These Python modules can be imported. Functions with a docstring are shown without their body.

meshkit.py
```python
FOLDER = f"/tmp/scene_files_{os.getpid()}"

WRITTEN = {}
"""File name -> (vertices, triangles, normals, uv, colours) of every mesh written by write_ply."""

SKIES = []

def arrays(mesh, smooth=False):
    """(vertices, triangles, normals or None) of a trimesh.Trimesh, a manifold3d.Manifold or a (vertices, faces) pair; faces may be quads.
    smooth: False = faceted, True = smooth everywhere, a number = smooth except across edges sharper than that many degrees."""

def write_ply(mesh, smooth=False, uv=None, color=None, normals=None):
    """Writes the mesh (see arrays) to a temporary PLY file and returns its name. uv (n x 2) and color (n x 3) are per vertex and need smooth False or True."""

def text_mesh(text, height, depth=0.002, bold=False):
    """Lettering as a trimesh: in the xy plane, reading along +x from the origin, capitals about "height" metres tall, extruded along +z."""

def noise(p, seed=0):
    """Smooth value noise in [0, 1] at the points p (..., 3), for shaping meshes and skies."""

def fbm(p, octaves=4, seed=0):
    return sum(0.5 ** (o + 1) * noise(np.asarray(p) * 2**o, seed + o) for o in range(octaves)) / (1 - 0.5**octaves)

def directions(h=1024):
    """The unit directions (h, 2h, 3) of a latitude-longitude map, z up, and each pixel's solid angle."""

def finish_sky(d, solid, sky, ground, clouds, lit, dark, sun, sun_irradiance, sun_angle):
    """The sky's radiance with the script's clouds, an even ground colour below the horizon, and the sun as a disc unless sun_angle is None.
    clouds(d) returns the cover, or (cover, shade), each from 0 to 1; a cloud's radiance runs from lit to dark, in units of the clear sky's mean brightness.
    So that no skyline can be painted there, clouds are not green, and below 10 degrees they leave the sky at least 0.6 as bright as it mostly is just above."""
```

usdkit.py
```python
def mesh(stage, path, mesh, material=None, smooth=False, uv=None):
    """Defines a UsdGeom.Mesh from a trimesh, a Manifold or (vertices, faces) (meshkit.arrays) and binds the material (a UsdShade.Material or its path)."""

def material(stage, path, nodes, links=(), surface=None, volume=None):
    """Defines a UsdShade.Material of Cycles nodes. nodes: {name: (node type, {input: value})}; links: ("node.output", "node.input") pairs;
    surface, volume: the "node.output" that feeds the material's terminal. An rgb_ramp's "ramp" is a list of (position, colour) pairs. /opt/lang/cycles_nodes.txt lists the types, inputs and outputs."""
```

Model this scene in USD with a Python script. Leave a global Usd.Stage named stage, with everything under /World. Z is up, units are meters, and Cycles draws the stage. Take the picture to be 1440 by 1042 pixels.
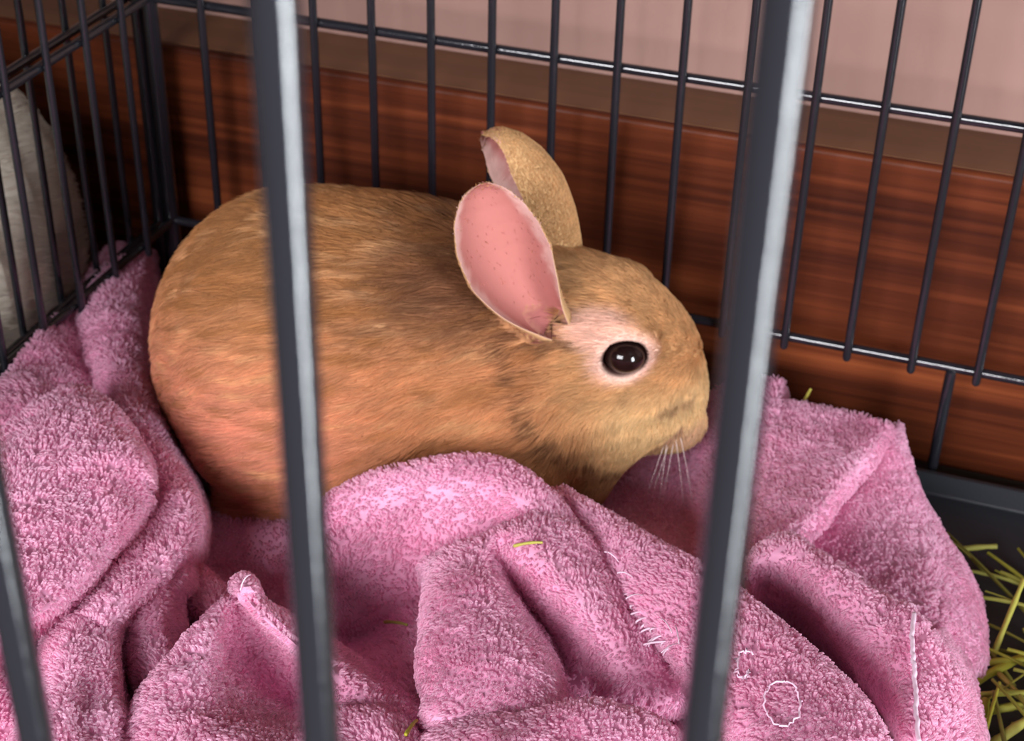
import math
import numpy as np, trimesh, manifold3d, usdkit, meshkit
from scipy.interpolate import RBFInterpolator, Akima1DInterpolator
from scipy.ndimage import gaussian_filter
from scipy.spatial import cKDTree
from shapely.geometry import Polygon
import shapely
from pxr import Usd, UsdGeom, UsdLux, UsdShade, Gf, Sdf, Vt

A = np.array
stage = Usd.Stage.CreateInMemory()
UsdGeom.SetStageUpAxis(stage, 'Z')
UsdGeom.SetStageMetersPerUnit(stage, 1.0)
UsdGeom.Xform.Define(stage, '/World')

# ------------------------------------------------------------------ camera (solved from the cage's vanishing points)
RC = A([[0.9444110641058293, 0.32819490689403236, 0.01938672440904949],
        [0.19353314086784684, -0.5073045116225153, -0.8397541639511332],
        [-0.2657680668935251, 0.7968250972304136, -0.5426205847951407]])   # rows: right, down, forward
CAM = A([0.35246993, -0.56883574, 0.39915055])
FPX, W, H = 2288.797, 1440.0, 1042.0
cam = UsdGeom.Camera.Define(stage, '/World/camera')
m4 = np.eye(4)
m4[0, :3], m4[1, :3], m4[2, :3], m4[3, :3] = RC[0], -RC[1], -RC[2], CAM
cam.AddTransformOp().Set(Gf.Matrix4d(*m4.ravel().tolist()))
cam.CreateHorizontalApertureAttr(36.0)
cam.CreateVerticalApertureAttr(36.0 * H / W)
cam.CreateFocalLengthAttr(36.0 * FPX / W)
cam.CreateClippingRangeAttr(Gf.Vec2f(0.01, 100.0))
cam.CreateFStopAttr(27.0)
cam.CreateFocusDistanceAttr(0.43)
cam.CreateExposureAttr(0.48)

# ------------------------------------------------------------------ light: two unseen sources, right and behind the camera, and a dim room around
def look_at(xf, pos, target):
    pos, target = A(pos, float), A(target, float)
    z = pos - target; z /= np.linalg.norm(z)
    x = np.cross([0, 0, 1.0], z); x /= np.linalg.norm(x)
    y = np.cross(z, x)
    m = np.eye(4); m[0, :3], m[1, :3], m[2, :3], m[3, :3] = x, y, z, pos
    xf.AddTransformOp().Set(Gf.Matrix4d(*m.ravel().tolist()))

key = UsdLux.RectLight.Define(stage, '/World/unseen_right_light')  # out of view, placed for the bright strips on the front wires
key.CreateWidthAttr(0.34); key.CreateHeightAttr(1.45)
key.CreateIntensityAttr(30.0); key.CreateColorAttr(Gf.Vec3f(0.90, 0.96, 1.0))
look_at(key, (1.42, -0.80, -0.15), (0.29, -0.3, 0.05))
top = UsdLux.RectLight.Define(stage, '/World/unseen_front_light')  # out of view behind the camera, placed to light rabbit and folds
top.CreateWidthAttr(0.7); top.CreateHeightAttr(0.5)
top.CreateIntensityAttr(20.0); top.CreateColorAttr(Gf.Vec3f(0.97, 0.96, 1.0))
look_at(top, (0.06, -1.42, 0.62), (0.20, -0.26, 0.05))
dome = UsdLux.DomeLight.Define(stage, '/World/room_light')
dome.CreateIntensityAttr(0.035); dome.CreateColorAttr(Gf.Vec3f(1.0, 0.92, 0.88))

# ------------------------------------------------------------------ helpers
def ray(p):
    return RC.T @ A([p[0] - W / 2, p[1] - H / 2, FPX])
def hitz(p, h):
    q = ray(p); return CAM + q * (h - CAM[2]) / q[2]
def hitplane(p, o, n):
    q = ray(p); return CAM + q * ((A(o) - CAM) @ A(n)) / (q @ A(n))

count = {}
def numbered(path):
    n = count.get(path, 0); count[path] = n + 1
    return path if n == 0 else f'{path}_{n:03d}'
def tag(prim, label=None, category=None, group=None, kind=None):
    for k, t in (('label', label), ('category', category), ('group', group), ('kind', kind)):
        if t: prim.SetCustomDataByKey(k, t)
    return prim
def thing(name, label, category, group=None, loc=(0, 0, 0)):
    x = UsdGeom.Xform.Define(stage, numbered('/World/' + name))
    if any(loc): x.AddTranslateOp().Set(Gf.Vec3d(*map(float, loc)))
    return tag(x.GetPrim(), label, category, group)
def part(name, mesh, mat, parent=None, smooth=30, kind=None, label=None, tint=None, origin=None):
    base = str(parent.GetPath()) if parent else '/World'
    if origin is not None:
        v, f, _ = meshkit.arrays(mesh); mesh = (v - A(origin), f)
    p = usdkit.mesh(stage, numbered(f'{base}/{name}'), mesh, mat, smooth=smooth)
    if tint is not None:
        UsdGeom.PrimvarsAPI(p).CreatePrimvar('tint', Sdf.ValueTypeNames.Color3fArray, 'vertex').Set(Vt.Vec3fArray.FromNumpy(np.asarray(tint, np.float32)))
    return tag(p.GetPrim(), label, kind=kind)
def curves(name, pts, widths, mat, parent=None, tint=None, kind=None, label=None):
    base = str(parent.GetPath()) if parent else '/World'
    n, k = pts.shape[:2]
    c = UsdGeom.BasisCurves.Define(stage, numbered(f'{base}/{name}'))
    c.CreateTypeAttr('linear')
    c.CreatePointsAttr(Vt.Vec3fArray.FromNumpy(pts.reshape(-1, 3).astype(np.float32)))
    c.CreateCurveVertexCountsAttr(Vt.IntArray.FromNumpy(np.full(n, k, np.int32)))
    c.CreateWidthsAttr(Vt.FloatArray.FromNumpy(np.broadcast_to(widths, (n, k)).astype(np.float32).ravel()))
    c.SetWidthsInterpolation('vertex')
    if tint is not None:
        UsdGeom.PrimvarsAPI(c).CreatePrimvar('tint', Sdf.ValueTypeNames.Color3fArray, 'uniform').Set(Vt.Vec3fArray.FromNumpy(np.asarray(tint, np.float32)))
    UsdShade.MaterialBindingAPI.Apply(c.GetPrim()).Bind(mat)
    return tag(c.GetPrim(), label, kind=kind)
def tube(points, r, sides=12, cap=True):
    p = A(points, float); n = len(p)
    r = np.broadcast_to(np.asarray(r, float), (n,))
    t = np.gradient(p, axis=0); t /= np.linalg.norm(t, axis=1, keepdims=True)
    ref = A([0, 0, 1.0]) if abs(t[0, 2]) < 0.8 else A([1.0, 0, 0])
    a = np.cross(t, ref); a /= np.linalg.norm(a, axis=1, keepdims=True)
    b = np.cross(t, a)
    ang = np.arange(sides) * 2 * math.pi / sides
    v = (p[:, None] + r[:, None, None] * (np.cos(ang)[None, :, None] * a[:, None] + np.sin(ang)[None, :, None] * b[:, None])).reshape(-1, 3)
    f = []
    for i in range(n - 1):
        for j in range(sides):
            q = [i * sides + j, i * sides + (j + 1) % sides, (i + 1) * sides + (j + 1) % sides, (i + 1) * sides + j]
            f += [[q[0], q[2], q[1]], [q[0], q[3], q[2]]]
    if cap:
        k = len(v); v = np.vstack([v, p[0], p[-1]])
        for j in range(sides):
            f += [[k, j, (j + 1) % sides], [k + 1, (n - 1) * sides + (j + 1) % sides, (n - 1) * sides + j]]
    m = trimesh.Trimesh(v, f, process=False); m.fix_normals()
    return m
def wire(a, b, r, sides=12):
    """A drawn wire with rounded ends."""
    a, b = A(a, float), A(b, float); d = (b - a) / np.linalg.norm(b - a)
    pts = [a, a + d * r * .35, a + d * r] + [a + (b - a) * k for k in (.33, .66)] + [b - d * r, b - d * r * .35, b]
    return tube(pts, [r * .5, r * .85, r, r, r, r, r * .85, r * .5], sides)
def rbox(lo, hi, r=.002, seg=8):
    lo, hi = A(lo, float) + r, A(hi, float) - r
    s = manifold3d.Manifold.sphere(r, seg)
    return manifold3d.Manifold.batch_hull([s.translate([x, y, z]) for x in (lo[0], hi[0]) for y in (lo[1], hi[1]) for z in (lo[2], hi[2])])

# ------------------------------------------------------------------ materials
L = '/World/Looks/'
def mat(name, nodes, links, surface='p.BSDF'):
    return usdkit.material(stage, L + name, nodes, links, surface=surface)
wire_mat = mat('black_wire', {'g': ('geometry', {}), 'n': ('noise_texture', {'scale': 260.0, 'detail': 2.0}),
    'b': ('bump', {'strength': .2, 'distance': .0005}), 'p': ('principled_bsdf', {'base_color': (.012, .012, .016), 'roughness': .15, 'ior': 1.7})},
    [('g.position', 'n.vector'), ('n.fac', 'b.height'), ('b.normal', 'p.normal')])
wood_mat = mat('red_wood', {'g': ('geometry', {}), 'm': ('mapping', {'scale': (2.2, 6.0, 60.0)}), 'm2': ('mapping', {'scale': (5.0, 20.0, 340.0)}),
    'n': ('noise_texture', {'scale': 1.0, 'detail': 4.0, 'roughness': .6, 'distortion': .6}), 'n2': ('noise_texture', {'scale': 1.0, 'detail': 3.0}),
    'x': ('mix_color', {'fac': .3, 'blend_type': 'mix'}),
    'r': ('rgb_ramp', {'ramp': [(0.28, (.016, .004, .0025)), (.42, (.062, .013, .005)), (.52, (.105, .023, .008)), (.68, (.20, .050, .016)), (.8, (.075, .016, .006))]}),
    'b': ('bump', {'strength': .25, 'distance': .0006}), 'p': ('principled_bsdf', {'roughness': .45, 'specular_ior_level': .15})},
    [('g.position', 'm.vector'), ('g.position', 'm2.vector'), ('m.vector', 'n.vector'), ('m2.vector', 'n2.vector'), ('n.fac', 'x.a'), ('n2.fac', 'x.b'),
     ('x.result', 'r.fac'), ('r.color', 'p.base_color'), ('n2.fac', 'b.height'), ('b.normal', 'p.normal')])
ledge_mat = mat('brown_ledge', {'g': ('geometry', {}), 'm': ('mapping', {'scale': (3.0, 60.0, 30.0)}), 'n': ('noise_texture', {'scale': 1.0, 'detail': 4.0}),
    'r': ('rgb_ramp', {'ramp': [(.3, (.105, .043, .017)), (.7, (.16, .066, .027))]}), 'p': ('principled_bsdf', {'roughness': .5})},
    [('g.position', 'm.vector'), ('m.vector', 'n.vector'), ('n.fac', 'r.fac'), ('r.color', 'p.base_color')])
wall_mat = mat('pale_wall', {'g': ('geometry', {}), 'n': ('noise_texture', {'scale': 9.0, 'detail': 3.0}),
    'r': ('rgb_ramp', {'ramp': [(.3, (.265, .145, .118)), (.7, (.36, .205, .17))]}), 'p': ('principled_bsdf', {'roughness': .7})},
    [('g.position', 'n.vector'), ('n.fac', 'r.fac'), ('r.color', 'p.base_color')])
tray_mat = mat('black_tray', {'g': ('geometry', {}), 'n': ('noise_texture', {'scale': 700.0, 'detail': 2.0}), 'b': ('bump', {'strength': .3, 'distance': .0004}),
    'p': ('principled_bsdf', {'base_color': (.022, .023, .028), 'roughness': .5})}, [('g.position', 'n.vector'), ('n.fac', 'b.height'), ('b.normal', 'p.normal')])
floor_mat = mat('dark_floor', {'g': ('geometry', {}), 'n': ('noise_texture', {'scale': 6.0}), 'r': ('rgb_ramp', {'ramp': [(.3, (.05, .03, .022)), (.7, (.075, .045, .03))]}),
    'p': ('principled_bsdf', {'roughness': .6})}, [('g.position', 'n.vector'), ('n.fac', 'r.fac'), ('r.color', 'p.base_color')])
def tinted(name, rough, sheen=None, trans=None, **kw):
    nodes = {'a': ('attribute', {'attribute': 'tint'}), 'p': ('principled_bsdf', {'roughness': rough, **kw})}
    links = [('a.color', 'p.base_color')]
    if trans:
        nodes |= {'t': ('translucent_bsdf', {}), 'x': ('mix_closure', {'fac': trans})}
        links += [('a.color', 't.color'), ('p.BSDF', 'x.closure1'), ('t.BSDF', 'x.closure2')]
        return mat(name, nodes, links, 'x.closure')
    return mat(name, nodes, links)
skin_mat = tinted('rabbit_skin', .8, specular_ior_level=.15)
ear_skin = None
fur_mat = tinted('rabbit_fur', .65, trans=.25, specular_ior_level=.2)
terry_mat = tinted('terry_pile', .8, trans=.6, specular_ior_level=.05)
cloth_mat = tinted('terry_cloth', .9, specular_ior_level=.1)
hay_mat = tinted('hay', .55, trans=.15, specular_ior_level=.3)
eye_mat = mat('dark_eye', {'p': ('principled_bsdf', {'base_color': (.010, .004, .0035), 'roughness': .10, 'specular_ior_level': .45})}, [])
thread_mat = mat('pale_thread', {'p': ('principled_bsdf', {'base_color': (.80, .58, .70), 'roughness': .7})}, [])
stitch_mat = mat('stitching', {'p': ('principled_bsdf', {'base_color': (.90, .60, .76), 'roughness': .7})}, [])
whisker_mat = mat('whisker', {'p': ('principled_bsdf', {'base_color': (.85, .72, .70), 'roughness': .4})}, [])

# ------------------------------------------------------------------ the setting
def struct(name, mesh, m, smooth=False, kind='structure'):
    return tag(part(name, mesh, m, None, smooth), kind=kind)
struct('floor', trimesh.creation.box(bounds=[[-1.6, -.60, -.03], [1.6, .118, -.006]]), floor_mat)
struct('wall_back', trimesh.creation.box(bounds=[[-1.6, .058, -.03], [1.6, .118, 1.6]]), wall_mat)
board = struct('baseboard_back', rbox([-1.55, .018, -.005], [1.55, .046, .1305], .0022), wood_mat, 40)
struct('trim_1', rbox([-1.55, .0215, .1290], [1.55, .0585, .1308], .0006), ledge_mat, 40)

# ------------------------------------------------------------------ the wire cage round the rabbit
ZB, PITCH = .055, .0254
cage = thing('wire_cage', 'black wire cage with upright wires standing round the tan rabbit', 'cage')
X1, YF, ZT = .64, -.46, .46
for n in range(1, 25):
    part('upright_wire', wire((n * PITCH, -.0029, ZB - .004), (n * PITCH, -.0029, ZT), .0017), wire_mat, cage)
for zz in (ZB, ZB + .104, ZB + .208, ZB + .312, ZT - .004):
    part('cross_wire', wire((-.003, .0006, zz), (X1, .0006, zz), .0020), wire_mat, cage)
for n in range(1, 18):
    part('upright_wire', wire((.0028, -n * PITCH * 1.06, ZB - .004), (.0028, -n * PITCH * 1.06, ZT), .00155), wire_mat, cage)
for zz in (ZB, ZB + .104, ZB + .208, ZB + .312, ZT - .004):
    part('cross_wire', wire((-.0006, .002, zz), (-.0006, YF, zz), .0020), wire_mat, cage)
for (x, y) in ((-.001, .001), (X1, .001), (-.001, YF), (X1, YF)):
    part('corner_post', wire((x, y, .0), (x, y, ZT + .004), .0034, 16), wire_mat, cage)
for x in (.152, .188, .224, .2600, .2961, .3356, .374, .412, .450):
    part('door_wire', wire((x, YF, ZB - .004), (x, YF, ZT), .00205, 20), wire_mat, cage)
for zz in (ZB, ZT - .004):
    part('cross_wire', wire((-.001, YF - .003, zz), (X1, YF - .003, zz), .0022), wire_mat, cage)
part('tray_stop', wire((.3455, -.0012, .006), (.3455, -.0012, ZB), .0022), wire_mat, cage)

part('unseen_shade_board', rbox([-.03, -.40, ZT + .0045], [.66, .054, ZT + .0165], .003), tray_mat, cage, 35)  # out of view, placed to shade the cage from above

tray = thing('tray', 'shallow black plastic tray with a low lip under the towel and hay', 'tray')
def trough(x0, x1, y0, y1, t, hgt):
    o = rbox([x0, y0, -.004], [x1, y1, hgt], .0012)
    i = rbox([x0 + t, y0 + t, 0], [x1 - t, y1 - t, hgt + .1], .0012)
    return o - i
part('tray_base', trough(.006, X1 - .006, YF + .006, -.0065, .003, .010), tray_mat, tray, 35)

# ------------------------------------------------------------------ the neighbouring cage and the white rabbit in it come after the rabbit builder

# ------------------------------------------------------------------ SDF modelling of animals
def ell(p, c, r, ang=0.0):
    q = p - A(c)
    if ang:
        ca, sa = math.cos(ang), math.sin(ang)
        q = np.stack([q[..., 0] * ca + q[..., 2] * sa, q[..., 1], -q[..., 0] * sa + q[..., 2] * ca], -1)
    r = A(r)
    k0 = np.linalg.norm(q / r, axis=-1); k1 = np.linalg.norm(q / r ** 2, axis=-1)
    return k0 * (k0 - 1.0) / np.maximum(k1, 1e-9)
def cap(p, a, b, ra, rb):
    a, b = A(a), A(b); ba = b - a
    h = np.clip(((p - a) @ ba) / (ba @ ba), 0, 1)
    return np.linalg.norm(p - a - h[..., None] * ba, axis=-1) - (ra + (rb - ra) * h)
def smin(a, b, k):
    h = np.maximum(k - np.abs(a - b), 0) / k
    return np.minimum(a, b) - h * h * k * .25
def smax(a, b, k):
    return -smin(-a, -b, k)
def surface_nets(fn, lo, hi, step):
    lo, hi = A(lo, float), A(hi, float)
    n = np.ceil((hi - lo) / step).astype(int) + 1
    ax = [lo[i] + np.arange(n[i]) * step for i in range(3)]
    g = np.stack(np.meshgrid(*ax, indexing='ij'), -1)
    d = fn(g)
    s = d < 0
    corners = [(i, j, k) for i in (0, 1) for j in (0, 1) for k in (0, 1)]
    sl = lambda a, o: a[o[0]:n[0] - 1 + o[0], o[1]:n[1] - 1 + o[1], o[2]:n[2] - 1 + o[2]]
    cnt = sum(sl(s, o).astype(int) for o in corners)
    act = (cnt > 0) & (cnt < 8)
    ids = np.full(act.shape, -1); ids[act] = np.arange(act.sum())
    acc = np.zeros((act.sum(), 3)); num = np.zeros(act.sum())
    edges = [(a, b) for a in corners for b in corners if sum(abs(A(a) - A(b))) == 1 and a < b]
    for a, b in edges:
        da, db = sl(d, a)[act], sl(d, b)[act]
        x = (da < 0) != (db < 0)
        t = np.where(x, da / np.where(x, da - db, 1), 0)
        acc += np.where(x[:, None], A(a) + t[:, None] * (A(b) - A(a)), 0); num += x
    base = np.argwhere(act)
    v = lo + (base + acc / num[:, None]) * step
    faces = []
    for axis in range(3):
        o = [0, 0, 0]; o[axis] = 1
        s0 = s[tuple(slice(1, n[i] - 1) if i != axis else slice(0, n[i] - 1) for i in range(3))]
        s1 = s[tuple(slice(1, n[i] - 1) if i != axis else slice(1, n[i]) for i in range(3))]
        at = np.argwhere(s0 != s1)
        flip = s0[tuple(at.T)]
        b1, b2 = [i for i in range(3) if i != axis]
        c = at.copy(); c[:, b1] += 1; c[:, b2] += 1
        q = []
        for da, db in ((0, 0), (1, 0), (1, 1), (0, 1)):
            e = c.copy(); e[:, b1] -= da; e[:, b2] -= db
            q.append(ids[tuple(e.T)])
        q = np.stack(q, 1)
        if axis == 1: flip = ~flip
        q[~flip] = q[~flip][:, ::-1]
        faces.append(q)
    q = np.vstack(faces)
    m = trimesh.Trimesh(v, np.vstack([q[:, [0, 1, 2]], q[:, [0, 2, 3]]]), process=False)
    if m.volume < 0: m.invert()
    return m

# the rabbit's own frame: u towards the nose, v away from the viewer's side, z up; its origin on the towel
UO = A([0.11398, -0.10784, 0.020])
UU = A([.949, .315, 0]); UU /= np.linalg.norm(UU)
UV = A([-UU[1], UU[0], 0])
UM = np.stack([UU, UV, A([0, 0, 1.0])])
def loc(p, v):                                   # a point of the photograph on the rabbit's own plane v = const
    h = hitplane(p, UO + UV * v, UV) - UO
    return UM @ h
def to_world(q):
    return UO + np.asarray(q) @ UM

EYE = loc((878, 500), -.0235)
def ear_hollow(p):
    d = 9.0
    for c, r in EAR_HOLLOW:
        d = np.minimum(d, np.linalg.norm(p - c, axis=-1) - r)
    return d
MOUTH = loc((962, 582), -.0105), loc((925, 620), -.0135)
CHIN = loc((947, 600), -.002); CHIN[1] = 0
def rabbit_sdf(p):
    d = ell(p, (.003, 0, .056), (.0545, .053, .060))                    # rump
    d = smin(d, ell(p, (.046, 0, .058), (.050, .047, .055)), .022)      # back
    d = smin(d, ell(p, (.082, 0, .050), (.036, .039, .046)), .022)      # shoulders
    for s in (-1, 1):
        d = smin(d, ell(p, (.012, .032 * s, .045), (.044, .024, .044), .15), .012)   # thighs
        d = smin(d, ell(p, (.072, .027 * s, .034), (.024, .016, .034), -.1), .012)   # upper foreleg
        d = smin(d, cap(p, (-.018, .037 * s, .008), (.040, .042 * s, .006), .0095, .0075), .008)  # hind feet
        d = smin(d, cap(p, (.088, .015 * s, .024), (.100, .016 * s, .007), .010, .0065), .010)
        d = smin(d, cap(p, (.100, .016 * s, .007), (.109, .017 * s, .0055), .0065, .0055), .006)    # front paws
    d = smin(d, ell(p, (.092, 0, .030), (.026, .030, .034)), .018)      # chest
    d = smin(d, ell(p, (.108, 0, .025), (.017, .023, .022)), .014)      # dewlap
    d = smin(d, ell(p, (-.044, .012, .030), (.013, .012, .015)), .008)     # tail
    # head
    hd = ell(p, (.110, 0, .0665), (.033, .0265, .0275), -.35)
    hd = smin(hd, ell(p, (.1315, 0, .0475), (.0205, .0175, .024), .1), .016)
    for s in (-1, 1):
        hd = smin(hd, ell(p, (.116, .0145 * s, .043), (.0225, .0150, .0215), -.5), .010)   # cheeks
        hd = smin(hd, ell(p, (.1385, .0075 * s, .0345), (.0115, .0095, .0105)), .007)      # whisker pads
        hd = smin(hd, ell(p, (EYE[0], (EYE[1] + .0045) * -s, EYE[2] + .004), (.0125, .0075, .0095), -.2), .006)   # brow
    hd = smin(hd, ell(p, (.1445, 0, .0400), (.0080, .0075, .0100)), .007)  # nose
    hd = smin(hd, cap(p, (.1395, 0, .0275), (.116, 0, .029), .0102, .0165), .006)   # jaw
    hd = smin(hd, ell(p, tuple(CHIN), (.0125, .0115, .0088), .35), .004)   # chin
    d = smin(d, hd, .014)
    d = smax(d, -ear_hollow(p), .0015)
    for s in (-1, 1):
        e = A([EYE[0], EYE[1] * -s, EYE[2]])
        d = smax(d, -(np.linalg.norm((p - e) / A([1.12, 1.0, .95]), axis=-1) - .0072), .003)    # eye socket
        d = smax(d, -cap(p, (MOUTH[0][0], MOUTH[0][1] * -s, MOUTH[0][2]), (MOUTH[1][0], MOUTH[1][1] * -s, MOUTH[1][2]), .0008, .0012), .003)   # mouth line
        d = smax(d, -cap(p, (.1500, -.0035 * s, .0405), (.1465, -.0085 * s, .0400), .0008, .0011), .0025)  # nostrils
    return d

def ear_mesh(base, tip, bend, nopen, r0, r1, phis=(2.5, 2.1, 1.65, 1.3, 1.0), nt=44, ns=30, roll=0.0):
    base, tip, bend = A(base), A(tip), A(bend)
    t = np.linspace(0, 1, nt) ** .9
    c = base * ((1 - t) ** 2)[:, None] + bend * (2 * t * (1 - t))[:, None] + tip * (t ** 2)[:, None]
    tan = np.gradient(c, axis=0); tan /= np.linalg.norm(tan, axis=1, keepdims=True)
    prof = np.interp(t, [0, .12, .3, .5, .68, .82, .92, .97, 1], [.55, .66, .86, 1.0, 1.0, .88, .66, .44, .12])
    R = (r0 + (r1 - r0) * np.clip(t * 2, 0, 1)) * prof
    phi = np.interp(t, [0, .2, .45, .75, 1], phis)
    hollow = []
    th = .0016 * np.interp(t, [0, .8, 1], [1.3, .8, .5])
    rings, inner = [], []
    for i in range(nt):
        a = roll * t[i]
        n = A(nopen) - tan[i] * (A(nopen) @ tan[i]); n /= np.linalg.norm(n)
        sd = np.cross(n, tan[i])
        n, sd = n * math.cos(a) + sd * math.sin(a), sd * math.cos(a) - n * math.sin(a)
        s = np.linspace(-1, 1, ns)
        o = lambda rr, ss: c[i] + rr * (np.sin(phi[i] * ss)[:, None] * sd - (np.cos(phi[i] * ss) - .25)[:, None] * n)
        rim = 1 - .75 * np.abs(s) ** 4
        out, inn = o(R[i] + (th[i] * rim / 2)[:, None], s), o(np.maximum(R[i] - (th[i] * rim / 2)[:, None], R[i] * .3), s[::-1])
        hollow += [(c[i] + n * R[i] * .55, R[i] * .82), (c[i] + n * R[i] * 1.5, R[i] * .9)]
        rings.append(np.vstack([out, inn])); inner.append(inn)
    k = 2 * ns
    v = np.vstack(rings + [rings[0].mean(0), rings[-1].mean(0)])
    f = []
    for i in range(nt - 1):
        for j in range(k):
            q = [i * k + j, i * k + (j + 1) % k, (i + 1) * k + (j + 1) % k, (i + 1) * k + j]
            f += [[q[0], q[1], q[2]], [q[0], q[2], q[3]]]
    b = nt * k
    for j in range(k):
        f += [[b, (j + 1) % k, j], [b + 1, (nt - 1) * k + j, (nt - 1) * k + (j + 1) % k]]
    m = trimesh.Trimesh(v, f, process=False)
    if m.volume < 0: m.invert()
    return m, np.vstack(inner), hollow[4:44:2] + hollow[5:44:4]

near_ear, near_in, EAR_HOLLOW = ear_mesh(loc((776, 452), -.0265), loc((681, 258), -.029), loc((700, 385), -.0385), (.30, -1.0, .10), .0118, .0150)
far_ear, far_in, _ = ear_mesh(loc((800, 372), .014), loc((677, 192), .018), loc((770, 250), .016), (-.92, -.36, .0), .0115, .0135, (2.6, 2.4, 2.1, 1.85, 1.3))
body = surface_nets(rabbit_sdf, (-.075, -.070, -.012), (.165, .070, .135), .0016)
def mani(m):
    return manifold3d.Manifold(manifold3d.Mesh(m.vertices.astype(np.float32), m.faces.astype(np.uint32)))
whole = body
try:
    parts_ = [mani(x) for x in (body, near_ear, far_ear)]
    u = parts_[0] + parts_[1] + parts_[2]
    mm = u.to_mesh()
    if len(mm.tri_verts) > 10000:
        whole = trimesh.Trimesh(mm.vert_properties[:, :3], mm.tri_verts, process=False)
except Exception as e:
    print('union', e)
if whole is body:
    whole = trimesh.util.concatenate([body, near_ear, far_ear])
print('rabbit', len(whole.faces), [str(x.status()) for x in parts_])

pink_tree = cKDTree(np.vstack([near_in, far_in]))
INNER_S = np.tile(np.linspace(1, -1, 30), len(pink_tree.data) // 30)
inner_set = {tuple(x) for x in np.round(np.vstack([near_in, far_in]) * 1e6).astype(int).tolist()}
outer_tree = cKDTree(A([x for x in np.vstack([near_ear.vertices, far_ear.vertices]).tolist() if tuple(np.round(A(x) * 1e6).astype(int).tolist()) not in inner_set]))
ears_tree = cKDTree(np.vstack([near_ear.vertices, far_ear.vertices]))
def sstep(x, a, b):
    t = np.clip((x - a) / (b - a), 0, 1); return t * t * (3 - 2 * t)
def polydist(p, pts):
    p2, d = p[:, [0, 2]], np.full(len(p), 9.0)
    pts = A(pts)[:, [0, 2]]
    for a, b in zip(pts[:-1], pts[1:]):
        h = np.clip(((p2 - a) @ (b - a)) / ((b - a) @ (b - a)), 0, 1)
        d = np.minimum(d, np.linalg.norm(p2 - a - h[:, None] * (b - a), axis=1))
    return d
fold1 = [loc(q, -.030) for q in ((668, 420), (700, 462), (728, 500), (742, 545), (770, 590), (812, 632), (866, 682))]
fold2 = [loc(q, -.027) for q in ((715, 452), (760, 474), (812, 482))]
noseline = [loc(q, -.010) for q in ((930, 545), (952, 548), (972, 552))]
mouthline = [loc(q, -.012) for q in ((918, 622), (940, 604), (958, 585))]
nape = loc((645, 415), -.034)
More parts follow.
